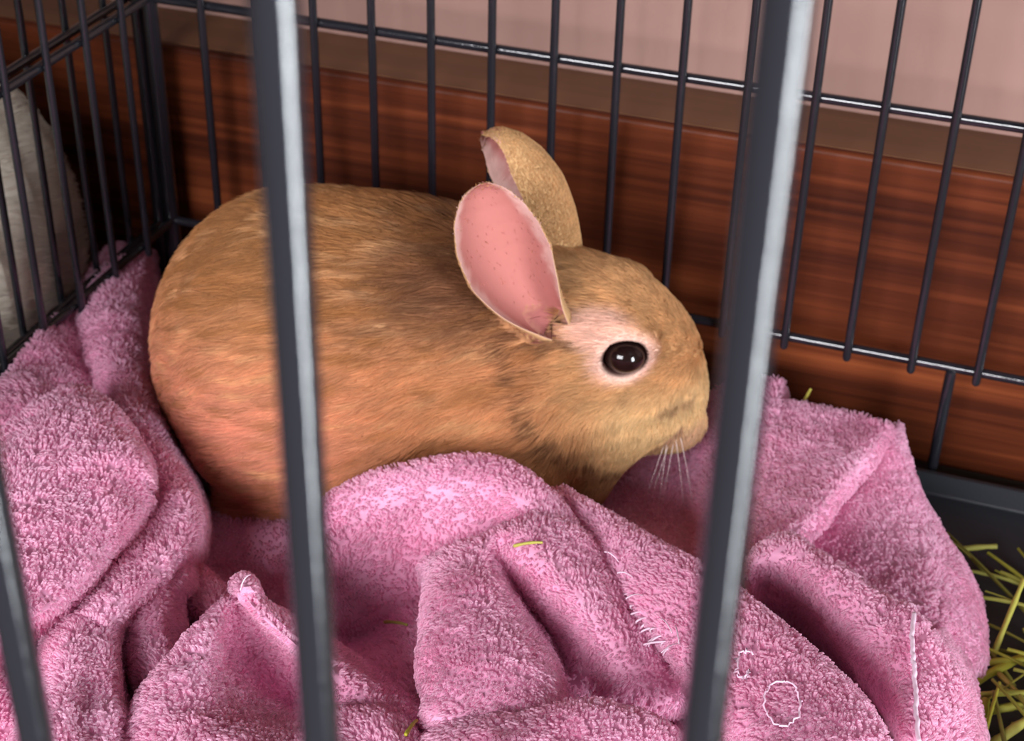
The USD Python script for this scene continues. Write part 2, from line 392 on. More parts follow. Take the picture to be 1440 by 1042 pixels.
def rabbit_tint(p):
    """Albedo of skin and coat by place on the animal (markings, with some painted light and shade)."""
    n = len(p)
    c = np.tile(A([.60, .275, .125]), (n, 1))
    def put(mask, col): 
        nonlocal c
        c = c + (A(col) - c) * np.clip(mask, 0, 1)[:, None]
    u, v, z = p.T
    streak = meshkit.fbm(p * A([55, 230, 230]), 3, 77)
    put(.75 * sstep(-u, -.06, .02) * sstep(-z, -.095, -.05), (.76, .30, .21))            # rosier rump: pink towel bounce painted in
    put(.75 * sstep(u, .085, .105), (.60, .335, .150))                                   # straw-coloured head
    put(.75 * sstep(u, .100, .122) * sstep(-z, -.064, -.045), (.72, .51, .26))            # pale cheek
    put(.85 * sstep(z + (streak - .5) * .05, .078, .108) * sstep(-u, -.105, -.085), (.36, .160, .055))   # darker ticked back
    put(.6 * sstep(streak, .52, .70) * sstep(-u, -.105, -.085), (.42, .175, .060))
    put(.6 * sstep(1 - streak, .58, .74) * sstep(-u, -.105, -.085), (.74, .42, .20))
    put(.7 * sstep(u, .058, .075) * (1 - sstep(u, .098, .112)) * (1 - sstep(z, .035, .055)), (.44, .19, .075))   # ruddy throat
    e = A([EYE[0], EYE[1], EYE[2]])
    q = p - e; q[:, 1] = (np.abs(p[:, 1]) - abs(EYE[1])) * .8
    r = np.linalg.norm(q / A([1.25, 1, 1]), axis=1)
    put(.95 * (1 - sstep(r, .008, .0125)), (.80, .53, .44))                              # pale ring round the eye
    q2 = q - A([-.008, 0, .0105])
    put(.85 * (1 - sstep(np.linalg.norm(q2 / A([1.5, 1, .85]), axis=1), .005, .011)), (.82, .52, .42))
    put(1 - sstep(r, .0068, .0082), (.08, .03, .025))
    nz = meshkit.fbm(p * 330, 3, 5); nz2 = meshkit.fbm(p * 900, 2, 9)
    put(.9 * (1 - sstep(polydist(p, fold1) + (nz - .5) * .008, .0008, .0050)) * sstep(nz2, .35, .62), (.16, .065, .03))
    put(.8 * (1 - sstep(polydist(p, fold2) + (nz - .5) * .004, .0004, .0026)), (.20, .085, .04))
    put(.88 * (1 - sstep(np.linalg.norm((p - nape) / A([1.9, 9, 1.0]), axis=1) + (nz - .5) * .016 + (streak - .5) * .012, .004, .023)), (.17, .065, .032))  # nape patch: dark ticking and shade painted together
    put(.6 * (1 - sstep(polydist(p, noseline) + (nz - .5) * .003, .0005, .0035)), (.22, .10, .05))
    put(.7 * (1 - sstep(polydist(p, mouthline), .0004, .0020)), (.28, .12, .075))
    put(.5 * (1 - sstep(np.linalg.norm((p - loc((962, 600), -.008)) / A([1.2, 3, 1]), axis=1), .003, .010)), (.70, .42, .30))
    put(.55 * sstep(nz2, .60, .72) * sstep(z, .07, .09), (.24, .10, .045))                 # scattered dark ticking
    put(.5 * (1 - sstep(z, .004, .03)) * sstep(u, .05, .08), (.40, .17, .07))  # dark front underside, its shade painted into the coat
    de, di = ears_tree.query(p)[0], pink_tree.query(p)[0]
    ear = 1 - sstep(de, .0004, .0012)
    put((ear_hollow(p) < .0030) & (p[:, 1] < 0), (.36, .12, .11))  # dark pink ear base, shade of the hollow painted in
    put(.9 * ear, (.60, .36, .17))
    do = outer_tree.query(p)[0]
    put(ear * (di < do), (.46, .165, .145))
    edge = np.abs(INNER_S[pink_tree.query(p)[1]])
    put(.85 * ear * sstep(edge + (nz - .5) * .3, .62, .92) * (di < do), (.74, .47, .42))  # pale fuzzy ear rims, with rim light painted in
    return c
far_side = lambda q: q
def fur_on(mesh, tint_fn, n, seed, xf, length=.0085, width=.00016, seen=-1):
    rng = np.random.default_rng(seed)
    area = mesh.area_faces.copy()
    cen, nor = mesh.triangles_center, mesh.face_normals
    de = ears_tree.query(cen)[0]; di = pink_tree.query(cen)[0]
    is_ear = de < .0022
    w = area * np.where(is_ear, 1.6, 1.0)
    w[is_ear & (di < outer_tree.query(cen)[0])] *= .02
    w *= np.where(nor[:, 1] * seen < -.35, .35, 1.0) * np.where(cen[:, 2] < .004, .1, 1.0)
    w *= np.where((ear_hollow(cen) < .0030), .02, 1.0)
    w *= np.where(cen[:, 0] > .085, 2.0, 1.0)
    fi = rng.choice(len(w), n, p=w / w.sum())
    r1, r2 = np.sqrt(rng.random(n)), rng.random(n)
    tri = mesh.triangles[fi]
    root = tri[:, 0] * (1 - r1)[:, None] + tri[:, 1] * (r1 * (1 - r2))[:, None] + tri[:, 2] * (r1 * r2)[:, None]
    vn = mesh.vertex_normals[mesh.faces[fi]]
    nr = vn[:, 0] * (1 - r1)[:, None] + vn[:, 1] * (r1 * (1 - r2))[:, None] + vn[:, 2] * (r1 * r2)[:, None]
    nr /= np.linalg.norm(nr, axis=1, keepdims=True) + 1e-9
    u, v, z = root.T
    d = np.stack([-np.ones(n), np.zeros(n), -.30 * np.ones(n)], 1)
    head = sstep(u, .085, .11)[:, None]
    d = d * (1 - head) + head * np.stack([-np.ones(n) * (.35 + .65 * sstep(z, .045, .065)), np.zeros(n), -1.1 * (1 - sstep(z, .04, .068))], 1)
    chest = (sstep(u, .055, .085) * (1 - sstep(z, .025, .045)))[:, None]
    d = d * (1 - chest) + chest * np.stack([-.25 * np.ones(n), np.zeros(n), -np.ones(n)], 1)
    for k in range(3):
        d[:, k] += (meshkit.fbm(root * 70 + 3.1 * k, 2, 20 + k) - .5) * .8 + (meshkit.fbm(root * 230 + 1.7 * k, 2, 30 + k) - .5) * .85
    ear_r = is_ear[fi]
    d[ear_r] = A([-.25, 0, .8]) + rng.normal(size=(ear_r.sum(), 3)) * .25
    d -= nr * np.sum(d * nr, 1, keepdims=True)
    d /= np.linalg.norm(d, axis=1, keepdims=True) + 1e-9
    er = np.linalg.norm(np.stack([root[:, 0] - EYE[0], (np.abs(root[:, 1]) - abs(EYE[1])) * .8, root[:, 2] - EYE[2]], 1), axis=1)
    ln = length * (1 - .48 * sstep(u, .09, .13)) * rng.uniform(.7, 1.15, n)
    ln = np.where(ear_r, .0014, ln) * (.12 + .88 * sstep(er, .0072, .014))
    lift = rng.uniform(.16, .42, n)
    lift = np.where(ear_r, .3, lift)
    pts = [root - nr * .0004]
    for k in (1, 2, 3):
        t = k / 3
        pts.append(root + ln[:, None] * (d * t * (1 - .1 * t) + nr * (lift * (t - .45 * t * t))[:, None]))
    pts = np.stack(pts, 1)
    tint = tint_fn(root) * rng.uniform(.80, 1.22, n)[:, None] * (.72 + .56 * meshkit.fbm(root * A([90, 280, 280]), 2, 88))[:, None]
    return xf(pts), width * A([1.0, 1.0, .8, .25]), np.clip(tint, 0, 1)

rabbit = thing('rabbit', 'tan crouching rabbit with upright pink ears on the pink towel', 'rabbit', loc=UO)
rel = lambda q: np.asarray(q) @ UM            # into the thing's own frame (its Xform carries the place)
rv = np.array(whole.vertices)
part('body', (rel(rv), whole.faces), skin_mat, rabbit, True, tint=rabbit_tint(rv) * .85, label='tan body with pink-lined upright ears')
eyeball = trimesh.creation.icosphere(4, 1.0)
for s in (1, -1):
    e = A([EYE[0], EYE[1] * s, EYE[2]])
    ev = eyeball.vertices * A([.0074, .0066, .0063])
    part('eye', (rel(ev + e), eyeball.faces), eye_mat, rabbit, True, label='round glossy dark eye')
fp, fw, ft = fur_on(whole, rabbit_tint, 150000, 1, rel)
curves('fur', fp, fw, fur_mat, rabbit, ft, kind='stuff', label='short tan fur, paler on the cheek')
rng = np.random.default_rng(4)
for s in (-1, 1):
    for k in range(6):
        a = A([.1425 - .0015 * (k % 3), .0115 * s, .034 - .003 * (k // 2)])
        tdir = A([.25 - .16 * k + rng.normal() * .05, .9 * s, -.55 - .12 * k]); tdir /= np.linalg.norm(tdir)
        tt = np.linspace(0, 1, 6)[:, None]
        pts = a + tdir * tt * (.026 + .004 * rng.random()) + A([0, 0, -.006]) * tt ** 2
        part('whisker', tube(rel(pts), np.linspace(.00013, .00004, 6), 5), whisker_mat, rabbit, True)

# ------------------------------------------------------------------ the towel: a low base on the tray and thick folds lofted over it, each along its own rails
ZO = .020
def lift(rows, up=0.0):
    return A([hitz(a[:2], a[2] + ZO + up) for a in rows])
FWD = A([RC[2][0], RC[2][1], 0]); FWD /= np.linalg.norm(FWD)
def back(w, away, down, side=0.0):
    """The rail where the cloth turns under behind a crest."""
    return w + FWD * away + A([-FWD[1], FWD[0], 0]) * -side - A([0, 0, down])
def makima(x, y, q):
    return Akima1DInterpolator(x, y, method='makima')(q)
def resample(w, n):
    s = np.r_[0, np.cumsum(np.linalg.norm(np.diff(w, axis=0), axis=1))]
    return makima(s, w, np.linspace(0, s[-1], n))
TSTEP = .0011
def loft(rails, thick=.0026, seed=0, amp=.0016):
    """A fold of cloth through its rails, with real thickness."""
    ln = np.mean([np.linalg.norm(np.diff(r, axis=0), axis=1).sum() for r in rails])
    n = max(12, int(ln / TSTEP))
    R = np.stack([resample(r, n) for r in rails])
    s = np.r_[0, np.cumsum(np.maximum(np.linalg.norm(np.diff(R, axis=0), axis=2).mean(1), 1e-4))]
    m = max(8, int(s[-1] / TSTEP))
    S = makima(s, R, np.linspace(0, s[-1], m))
    S = np.stack([gaussian_filter(S[..., k], .8) for k in range(3)], -1)
    gu, gv = np.gradient(S, axis=0), np.gradient(S, axis=1)
    N = np.cross(gu, gv); N /= np.linalg.norm(N, axis=-1, keepdims=True) + 1e-12
    if np.sum(N * (CAM - S)) < 0: N = -N
    wob = (meshkit.fbm(S * 70, 3, 200 + seed) - .5) * amp * 2 + (meshkit.fbm(S * 420, 2, 11) - .5) * .0009
    F = S + N * wob[..., None]
    B = S - N * thick
    idx = np.arange(m * n).reshape(m, n)
    q = np.stack([idx[:-1, :-1], idx[1:, :-1], idx[1:, 1:], idx[:-1, 1:]], -1).reshape(-1, 4)
    V = np.vstack([F.reshape(-1, 3), B.reshape(-1, 3)])
    rim = np.r_[idx[0, :], idx[1:, -1], idx[-1, -2::-1], idx[-2:0:-1, 0]]
    rq = np.stack([rim, np.roll(rim, -1), np.roll(rim, -1) + m * n, rim + m * n], 1)
    t = np.cross(V[q[:, 1]] - V[q[:, 0]], V[q[:, 2]] - V[q[:, 0]])
    quads = np.vstack([q, q[:, ::-1] + m * n, rq[:, ::-1]])
    if np.sum(t * N.reshape(-1, 3)[q[:, 0]]) < 0: quads = quads[:, ::-1]
    T = np.vstack([quads[:, [0, 1, 2]], quads[:, [0, 2, 3]]])
    return V, T, np.vstack([N.reshape(-1, 3), -N.reshape(-1, 3)]), m * n

folds = []
# big arch in front of the rabbit: behind, crest, rim, pocket, deep pocket
crest = lift([(440,725,.038),(475,690,.044),(540,664,.051),(600,647,.055),(640,643,.055),(690,646,.055),(735,666,.055),(780,704,.053),(812,742,.051)])
rim = lift([(445,760,.035),(478,728,.041),(545,703,.047),(605,685,.051),(648,680,.053),(695,686,.054),(730,702,.055),(765,724,.054),(790,757,.052)])
pocket = lift([(450,800,.020),(480,788,.024),(535,765,.030),(590,742,.036),(640,728,.041),(690,722,.045),(725,728,.048),(750,742,.049),(770,770,.048)])
deep = lift([(455,850,.008),(480,850,.010),(530,850,.011),(585,830,.014),(640,805,.020),(690,790,.028),(725,780,.034),(745,785,.038),(765,800,.04)])
deep2 = lift([(455,960,-.008),(480,965,-.008),(530,985,-.008),(590,985,-.008),(650,930,.0),(700,890,.008),(730,860,.02),(750,850,.026),(768,850,.03)])
folds.append((back(crest, .016, .038), back(crest, .010, .012), crest, rim, pocket, deep, deep2))
# flap standing in the middle with its S-shaped crease; rails run down the cloth
def rows_down(cols, top):
    """cols: rails given top to bottom; a turned-under end is added on top."""
    out = []
    for c in cols:
        w = lift(c)
        out.append(np.vstack([back(w[:1], *top), back(w[:1], top[0] * .6, top[1] * .25), w, w[-1:] - A([0, 0, .007]) + FWD * .001, w[-1:] - A([0, 0, .012]) + FWD * .009]))
    return out
cols = [[(618,800,.030),(612,870,.032),(610,930,.034),(614,1000,.040)],
        [(606,790,.046),(595,870,.049),(592,930,.051),(598,1003,.055)],
        [(625,776,.051),(612,850,.055),(608,930,.057),(616,1008,.058)],
        [(655,768,.054),(668,860,.060),(690,935,.063),(700,1006,.061)],
        [(676,764,.055),(722,872,.057),(765,935,.058),(778,998,.056)],
        [(690,758,.055),(735,846,.040),(784,912,.036),(802,985,.036)],
        [(705,750,.056),(752,825,.050),(808,890,.046),(832,975,.034)],
        [(728,738,.057),(780,795,.058),(838,868,.054),(886,985,.038)],
        [(755,722,.056),(812,752,.055),(868,832,.050),(946,985,.038)],
        [(772,708,.054),(830,762,.050),(885,845,.045),(968,985,.032)],
        [(790,705,.036),(850,770,.032),(900,850,.028),(978,985,.020)]]
folds.append(tuple(rows_down(cols, (.010, .016))))
# lobe along the bottom edge
c = lift([(590,1050,.050),(612,1034,.056),(650,1022,.061),(700,1010,.064),(760,1001,.064),(805,993,.063),(860,995,.062),(925,1018,.060),(985,1060,.054)])
folds.append((back(c, .012, .034), back(c, .007, .008), c, c + A([.003, -.022, .003]), c + A([.006, -.060, -.004]), c + A([.008, -.085, -.03])))
c = lift([(455,1010,.050),(485,1004,.055),(530,1003,.057),(565,1020,.056),(590,1050,.053)])
folds.append((back(c, .010, .03), back(c, .006, .006), c, c + A([.002, -.015, .003]), c + A([.004, -.045, -.002])))
# front left triangle
cols = [[(325,860,.034),(300,915,.036),(236,985,.038),(222,1060,.042)],
        [(312,846,.057),(270,893,.0615),(214,968,.062),(186,1060,.064)],
        [(317,846,.0595),(290,915,.063),(250,985,.066),(246,1060,.068)],
        [(324,850,.058),(312,922,.053),(322,985,.058),(330,1060,.068)],
        [(332,852,.056),(354,928,.042),(396,985,.043),(425,1060,.066)],
        [(342,848,.057),(388,914,.044),(440,966,.043),(505,1060,.058)],
        [(346,838,.060),(410,900,.057),(480,950,.053),(578,1020,.052)],
        [(342,830,.058),(424,890,.052),(500,943,.048),(596,1012,.048)],
        [(346,830,.030),(430,888,.026),(505,941,.022),(600,1010,.022)]]
folds.append(tuple(rows_down(cols, (.010, .020))))
# long sloping fold between the triangle and the flap
c = lift([(440,915,.026),(480,940,.030),(530,968,.034),(575,992,.040),(600,1012,.044)])
folds.append((back(c, .010, .02), back(c, .005, .004), c, lift([(440,945,.030),(475,968,.034),(520,996,.038),(560,1018,.042),(590,1040,.046)]), lift([(430,980,.02),(465,1010,.024),(500,1040,.028),(540,1060,.032),(580,1080,.036)])))
# pillow-like patch at the left
crest = lift([(-60,655,.062),(0,610,.062),(50,570,.062),(100,544,.060),(145,562,.060),(180,604,.060),(203,650,.060),(211,688,.059)])
low = lift([(-60,945,.074),(0,893,.072),(45,869,.070),(78,850,.068),(112,820,.066),(152,774,.064),(190,728,.061),(212,694,.058)])
m1, m2 = crest * .68 + low * .32 + A([0, -.002, .007]), crest * .32 + low * .68 + A([0, -.002, .005])
m1[-2:] -= A([0, 0, .003]); m2[-2:] -= A([0, 0, .003])
folds.append((back(crest, .012, .030), back(crest, .007, .007), crest, crest * .9 + low * .1 + A([0, 0, .003]), m1, m2, low, low + FWD * .004 - A([0, 0, .005]), low + FWD * .014 - A([0, 0, .016])))
# fold rolling down from the corner, round the rump and back to the left under the pillow
inner = lift([(128,372,.020),(116,420,.028),(118,480,.033),(142,548,.038),(172,612,.042),(204,680,.045),(216,722,.047),(192,748,.050),(150,796,.053),(98,870,.056)])
crown = lift([(165,342,.028),(150,410,.036),(156,480,.041),(176,552,.045),(210,618,.048),(250,686,.051),(262,728,.054),(240,770,.057),(188,815,.060),(124,868,.063)])
outer = lift([(208,348,.024),(192,410,.033),(190,480,.037),(205,555,.041),(236,628,.044),(270,690,.047),(279,735,.050),(262,776,.053),(214,824,.057),(150,884,.061)])
wall = lift([(222,365,.008),(216,420,.010),(214,490,.014),(226,565,.018),(254,640,.022),(280,694,.026),(287,745,.030),(268,790,.034),(222,836,.040),(158,900,.046)])
foot = lift([(228,385,-.006),(228,440,-.006),(232,505,-.006),(246,580,-.006),(270,655,-.004),(290,705,.0),(294,760,.006),(275,805,.014),(232,850,.022),(170,915,.03)])
folds.append((lift([(118,400,.006),(108,450,.012),(112,500,.018),(136,560,.024),(166,625,.028),(196,690,.03),(206,730,.03),(184,752,.034),(142,800,.04),(90,874,.044)]), inner, crown, outer, wall, foot))
# ripples at the lower left
cols = [[(66,880,.046),(48,960,.050),(10,1060,.055)], [(84,878,.056),(62,960,.062),(35,1060,.066)], [(112,878,.062),(92,960,.068),(75,1060,.072)],
        [(138,880,.061),(124,960,.064),(118,1060,.068)], [(158,876,.059),(152,960,.063),(158,1060,.068)], [(172,872,.050),(170,955,.046),(184,1060,.05)], [(178,880,.03),(178,960,.016),(192,1060,.014)]]
folds.append(tuple(rows_down(cols, (.012, .014))))
cols = [[(186,868,.030),(190,920,.020),(205,985,.012)], [(184,852,.050),(190,900,.050),(206,968,.049)], [(208,838,.054),(212,890,.053),(222,950,.052)], [(236,818,.052),(238,872,.049),(240,925,.048)], [(250,812,.030),(258,868,.024),(256,920,.024)]]
folds.append(tuple(rows_down(cols, (.010, .014))))
c = lift([(238,800,.018),(262,792,.024),(290,808,.028),(318,838,.030),(335,860,.03)])
folds.append((back(c, .010, .02), back(c, .005, .004), c, lift([(238,840,.022),(258,838,.028),(282,850,.032),(305,872,.034),(325,890,.034)]), lift([(240,880,.01),(258,880,.012),(280,890,.016),(300,905,.02),(320,915,.02)])))
# strip right of the arch with its frayed edge
crest = lift([(775,692,.036),(785,697,.040),(830,721,.045),(870,744,.048),(920,774,.052),(970,801,.055),(1010,825,.057),(1060,865,.060),(1110,905,.062),(1160,950,.063),(1200,990,.064),(1240,1060,.065)])
low_strip = low = lift([(782,704,.036),(794,712,.040),(822,747,.043),(848,791,.046),(886,836,.049),(930,884,.051),(962,918,.053),(990,955,.056),(1015,985,.059),(1035,1010,.061),(1060,1045,.063),(1090,1100,.066)])
folds.append((back(crest, .014, .040), back(crest, .008, .010), crest, crest * .6 + low * .4 + A([0, -.001, .003]), low, low + FWD * .003 - A([0, 0, .004]), low + FWD * .012 - A([0, 0, .016])))
# hollow fold at the right
cr = [(1048,812,.043),(1058,785,.047),(1080,765,.050),(1112,754,.052),(1150,774,.054),(1190,804,.055),(1240,838,.056),(1289,857,.056)]
crest = lift(cr)
lip = lift([(1056,828,.040),(1070,806,.044),(1092,796,.048),(1122,798,.051),(1160,836,.053),(1198,876,.054),(1240,925,.054),(1281,1010,.053)])
face = lift([(1064,848,.028),(1084,838,.030),(1108,834,.034),(1136,846,.038),(1172,890,.040),(1208,935,.040),(1244,985,.038),(1276,1060,.038)])
hol = lift([(1080,870,.012),(1102,872,.012),(1128,878,.014),(1152,894,.016),(1184,930,.016),(1218,975,.014),(1246,1020,.012),(1272,1085,.012)])
hol2 = lift([(1090,895,.002),(1112,900,.002),(1138,910,.002),(1160,925,.002),(1190,960,.0),(1222,1005,-.002),(1248,1050,-.002),(1272,1105,-.002)])
folds.append((back(crest, .016, .040), back(crest, .009, .010), crest, lip, face, hol, hol2))
folds.append(tuple(lift(r) for r in ([(1275,860,.050),(1268,930,.050),(1276,1060,.050)], [(1289,858,.0565),(1282,930,.0565),(1291,1060,.056)], [(1300,872,.0565),(1310,945,.056),(1325,1060,.054)],
                                     [(1308,884,.055),(1342,948,.054),(1364,1060,.050)], [(1318,888,.036),(1352,950,.034),(1374,1060,.030)], [(1322,880,.010),(1360,940,.006),(1384,1060,.0)])))
# flap of the back edge folded over, and the strip beside the rabbit's nose
cols = [[(1092,575,.010),(1082,660,.012),(1062,770,.014),(1050,830,.012)], [(1101,563,.022),(1092,650,.026),(1076,740,.029),(1064,812,.028)], [(1180,577,.023),(1140,655,.027),(1104,728,.030),(1078,805,.030)],
        [(1246,594,.025),(1196,662,.029),(1142,722,.031),(1090,790,.031)], [(1258,598,.023),(1208,668,.026),(1152,730,.028),(1098,796,.029)], [(1254,606,.012),(1206,676,.014),(1150,736,.016),(1098,800,.018)]]
folds.append(tuple(rows_down(cols, (.006, .020))))
cols = [[(985,560,.004),(975,640,.002),(960,720,.0),(955,790,.002)], [(1010,548,.014),(1004,640,.013),(995,720,.012),(985,800,.012)], [(1060,530,.020),(1056,640,.021),(1045,720,.022),(1035,800,.022)],
        [(1094,531,.023),(1086,640,.026),(1070,722,.028),(1056,800,.028)], [(1103,545,.016),(1096,650,.018),(1078,730,.02),(1064,806,.02)], [(1104,560,.004),(1098,655,.006),(1080,735,.008),(1066,810,.008)]]
folds.append(tuple(rows_down(cols, (.006, .018))))
# hanging part right of the flap, running down to the tray
cols = [[(1100,800,.010),(1150,840,.010),(1220,890,.010),(1300,965,.006)], [(1130,750,.014),(1180,790,.016),(1250,840,.016),(1328,962,.006)], [(1175,710,.016),(1225,755,.018),(1285,800,.018),(1350,955,.004)],
        [(1215,672,.018),(1255,720,.018),(1315,785,.015),(1364,940,.002)], [(1252,610,.022),(1272,660,.019),(1302,730,.013),(1354,815,.009),(1374,930,.0)], [(1266,606,.008),(1290,690,.002),(1330,755,-.004),(1374,840,-.008),(1384,940,-.012)]]
folds.append(tuple(rows_down(cols, (.004, .014))))

P3 = []
# the base: the low cloth seen between the folds
flats = [
 [(330,790,.004)],[(380,820,.002)],[(392,880,.0)],[(300,715,.012)],[(350,735,.014)],[(405,730,.016)],[(285,690,.006)],[(350,770,.008)],[(265,790,.010)],[(280,850,.010)],[(430,870,.004)],[(470,800,.006)],[(500,900,.0)],
 [(226,440,.0),(230,520,-.002),(248,600,-.002),(276,670,-.002)],[(205,380,.006)],[(240,370,.0)],
 [(100,470,.034),(124,530,.036)],[(80,482,.040)],[(40,512,.043)],[(10,555,.046)],[(-40,600,.05)],[(113,440,.026)],[(135,380,.016),(120,410,.018)],[(160,345,.016)],[(100,520,.042)],[(60,560,.05)],
 [(78,884,.034)],[(30,905,.046)],[(205,728,.012),(226,716,.014)],[(35,960,.050)],[(10,1045,.05)],[(-60,1000,.056)],[(130,1040,.044)],[(182,935,.010)],[(205,990,.008)],[(170,1050,.02)],
 [(650,850,.030)],[(700,950,.034)],[(650,1000,.036)],[(840,965,.012)],[(930,1000,.014)],[(870,1040,.03)],[(720,1060,.04)],[(800,800,.026)],[(860,880,.022)],
 [(815,740,.020),(850,808,.020),(900,872,.022),(945,925,.022)],[(960,945,.024),(985,990,.026),(1025,1030,.03)],[(1000,880,.024)],[(1060,940,.03)],[(1130,1000,.034)],
 [(880,715,.0)],[(900,700,.0)],[(950,740,.002)],[(990,700,.002)],[(920,660,-.002)],[(940,770,.004)],[(960,690,.002)],[(1000,780,.006)],
 [(1150,920,.0)],[(1200,990,-.002)],[(1240,1040,-.004)],[(1100,880,.002)],
 [(1150,700,.004)],[(1200,740,.004)],[(1250,800,.004)],[(1300,860,.0)],[(1330,900,-.004)],[(1180,640,.004)],[(1230,640,.004)],[(1120,760,.006)],
 [(1300,1000,.02)],[(1340,1045,.01)],[(300,1000,.04)],[(420,1040,.036)],[(230,1040,.03)],[(540,1040,.034)]]
P3.append(lift([a for seg in flats for a in seg]))
P3.append(A([to_world((a, b, -.004)) for a in (-.03, 0, .03, .06, .09) for b in (-.03, 0, .03)]))
P3.append(A([(.02, -.30, .055), (.10, -.34, .05), (.18, -.35, .05), (.27, -.35, .045), (.35, -.30, .04), (.02, -.22, .06), (.40, -.25, .03), (.05, -.02, .022), (.12, -.012, .018), (.2, -.012, .016), (.28, -.012, .018)]))
P3 = np.vstack(P3)
rbf = RBFInterpolator(P3[:, :2], P3[:, 2], kernel='linear', smoothing=1e-4)
GS = .0013
gx, gy = np.arange(-.04, .43, GS), np.arange(-.37, -.002, GS)
GX, GY = np.meshgrid(gx, gy, indexing='ij')
Z = rbf(np.stack([GX.ravel(), GY.ravel()], 1)).reshape(GX.shape)
Z = gaussian_filter(Z, 2.2)
xy = np.stack([GX, GY, np.zeros_like(GX)], -1)
Z = Z + (meshkit.fbm(xy * 45, 3, 3) - .5) * .004
# outline of the base in plan
ol = [hitz(a[:2], a[2] + ZO)[:2] for a in ((1000,540,.002),(1060,545,.002),(1101,560,.004),(1104,590,.006),(1180,600,.004),(1240,620,.004),(1260,680,.002),(1285,740,-.004),(1330,800,-.01),(1360,870,-.014),(1362,930,-.014),(1362,1000,.0),(1372,1060,.0))]
ol = [(float(a), min(float(b), -.0105)) for a, b in ol]
outline = Polygon(ol + [(.41, -.30), (.38, -.355), (.2, -.36), (.03, -.355), (.012, -.30), (.012, -.15), (-.002, -.10), (-.022, -.06), (-.030, -.03), (-.022, -.0105), (.06, -.0105), (.2, -.0105)]).buffer(-.001).buffer(.001)
inside = shapely.contains_xy(outline, GX.ravel(), GY.ravel()).reshape(GX.shape)
edge = shapely.distance(shapely.boundary(outline), shapely.points(GX.ravel(), GY.ravel())).reshape(GX.shape)
Z = np.maximum(Z, .0045) - .0035 * (1 - np.clip(edge / .004, 0, 1)) ** 2
V = np.stack([GX, GY, Z], -1)
a_, b_ = np.gradient(Z, GS)
NR = np.stack([-a_, -b_, np.ones_like(Z)], -1); NR /= np.linalg.norm(NR, axis=-1, keepdims=True)
idx = np.arange(GX.size).reshape(GX.shape)
ok = inside[:-1, :-1] & inside[1:, :-1] & inside[1:, 1:] & inside[:-1, 1:]
a, b, c, d = idx[:-1, :-1][ok], idx[1:, :-1][ok], idx[1:, 1:][ok], idx[:-1, 1:][ok]
TF = np.vstack([np.stack([a, b, c], 1), np.stack([a, c, d], 1)])
used = np.unique(TF); remap = np.full(GX.size, -1); remap[used] = np.arange(len(used))
Vs, Fs, Ns = [V.reshape(-1, 3)[used]], [remap[TF]], [NR.reshape(-1, 3)[used]]
off = len(used)
for k, rails in enumerate(folds):
    v, f, n, top = loft(list(rails), seed=k)
    v[:, 2] = np.maximum(v[:, 2], .0012)
    Vs.append(v); Fs.append(f + off); Ns.append(n); off += len(v)
TV, TF, TN = np.vstack(Vs), np.vstack(Fs), np.vstack(Ns)
print('towel', len(TF))
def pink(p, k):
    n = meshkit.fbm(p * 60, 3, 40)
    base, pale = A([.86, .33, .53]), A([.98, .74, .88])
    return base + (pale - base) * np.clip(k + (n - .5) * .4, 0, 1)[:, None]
towel = thing('towel', 'crumpled pink terry towel bunched in folds under the tan rabbit', 'towel')
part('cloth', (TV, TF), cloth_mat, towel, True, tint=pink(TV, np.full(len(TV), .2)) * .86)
# the pile: looped tufts standing on the cloth
rng = np.random.default_rng(7)
tm = trimesh.Trimesh(TV, TF, process=False)
NT = 330000
view = tm.triangles_center - CAM; dist = np.linalg.norm(view, axis=1); view /= dist[:, None]
facing = np.sum(view * tm.face_normals, 1)
w = tm.area_faces * np.where(facing < .15, 1.0, .06) * np.clip(.42 / dist, .5, 1.5) ** 1.5
fi = rng.choice(len(w), NT, p=w / w.sum())
r1, r2 = np.sqrt(rng.random(NT)), rng.random(NT)
tri = tm.triangles[fi]
root = tri[:, 0] * (1 - r1)[:, None] + tri[:, 1] * (r1 * (1 - r2))[:, None] + tri[:, 2] * (r1 * r2)[:, None]
nr = TN[TF[fi, 0]]
lay = np.stack([meshkit.fbm(root * 40 + 9 * k, 2, 50 + k) - .5 for k in range(3)], 1) * 2.6 + A([-.1, -.25, -.6])
lay += np.stack([meshkit.fbm(root * 300 + 5 * k, 2, 60 + k) - .5 for k in range(3)], 1) * 2.0
lay -= nr * np.sum(lay * nr, 1, keepdims=True)
lay /= .45 + np.linalg.norm(lay, axis=1, keepdims=True)
lay += rng.normal(size=lay.shape) * .08
ln = rng.uniform(.0012, .0020, NT)[:, None]
p0 = root - nr * .0004
p1 = root + ln * (nr * .60 + lay * .35)
p2 = root + ln * (nr * .72 + lay * 1.05)
tuft = np.stack([p0, p1, p2], 1)
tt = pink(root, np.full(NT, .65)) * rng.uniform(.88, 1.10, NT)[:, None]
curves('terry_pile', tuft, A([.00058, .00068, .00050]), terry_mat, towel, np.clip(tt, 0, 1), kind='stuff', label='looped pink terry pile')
TQ = (TV - CAM) @ RC.T
TPX = A([W / 2, H / 2]) + FPX * TQ[:, :2] / TQ[:, 2:]
pxtree = cKDTree(TPX)
def on_towel(p):
    """Point of the photograph on the nearest layer of the towel."""
    near = pxtree.query_ball_point(p, 7)
    near = near or [pxtree.query(p)[1]]
    k = min(near, key=lambda i: TQ[i, 2])
    return hitplane(p, TV[k], RC[2])
fringe = resample(low_strip, 120) + A([0, -.0012, .0008])
rng = np.random.default_rng(31)
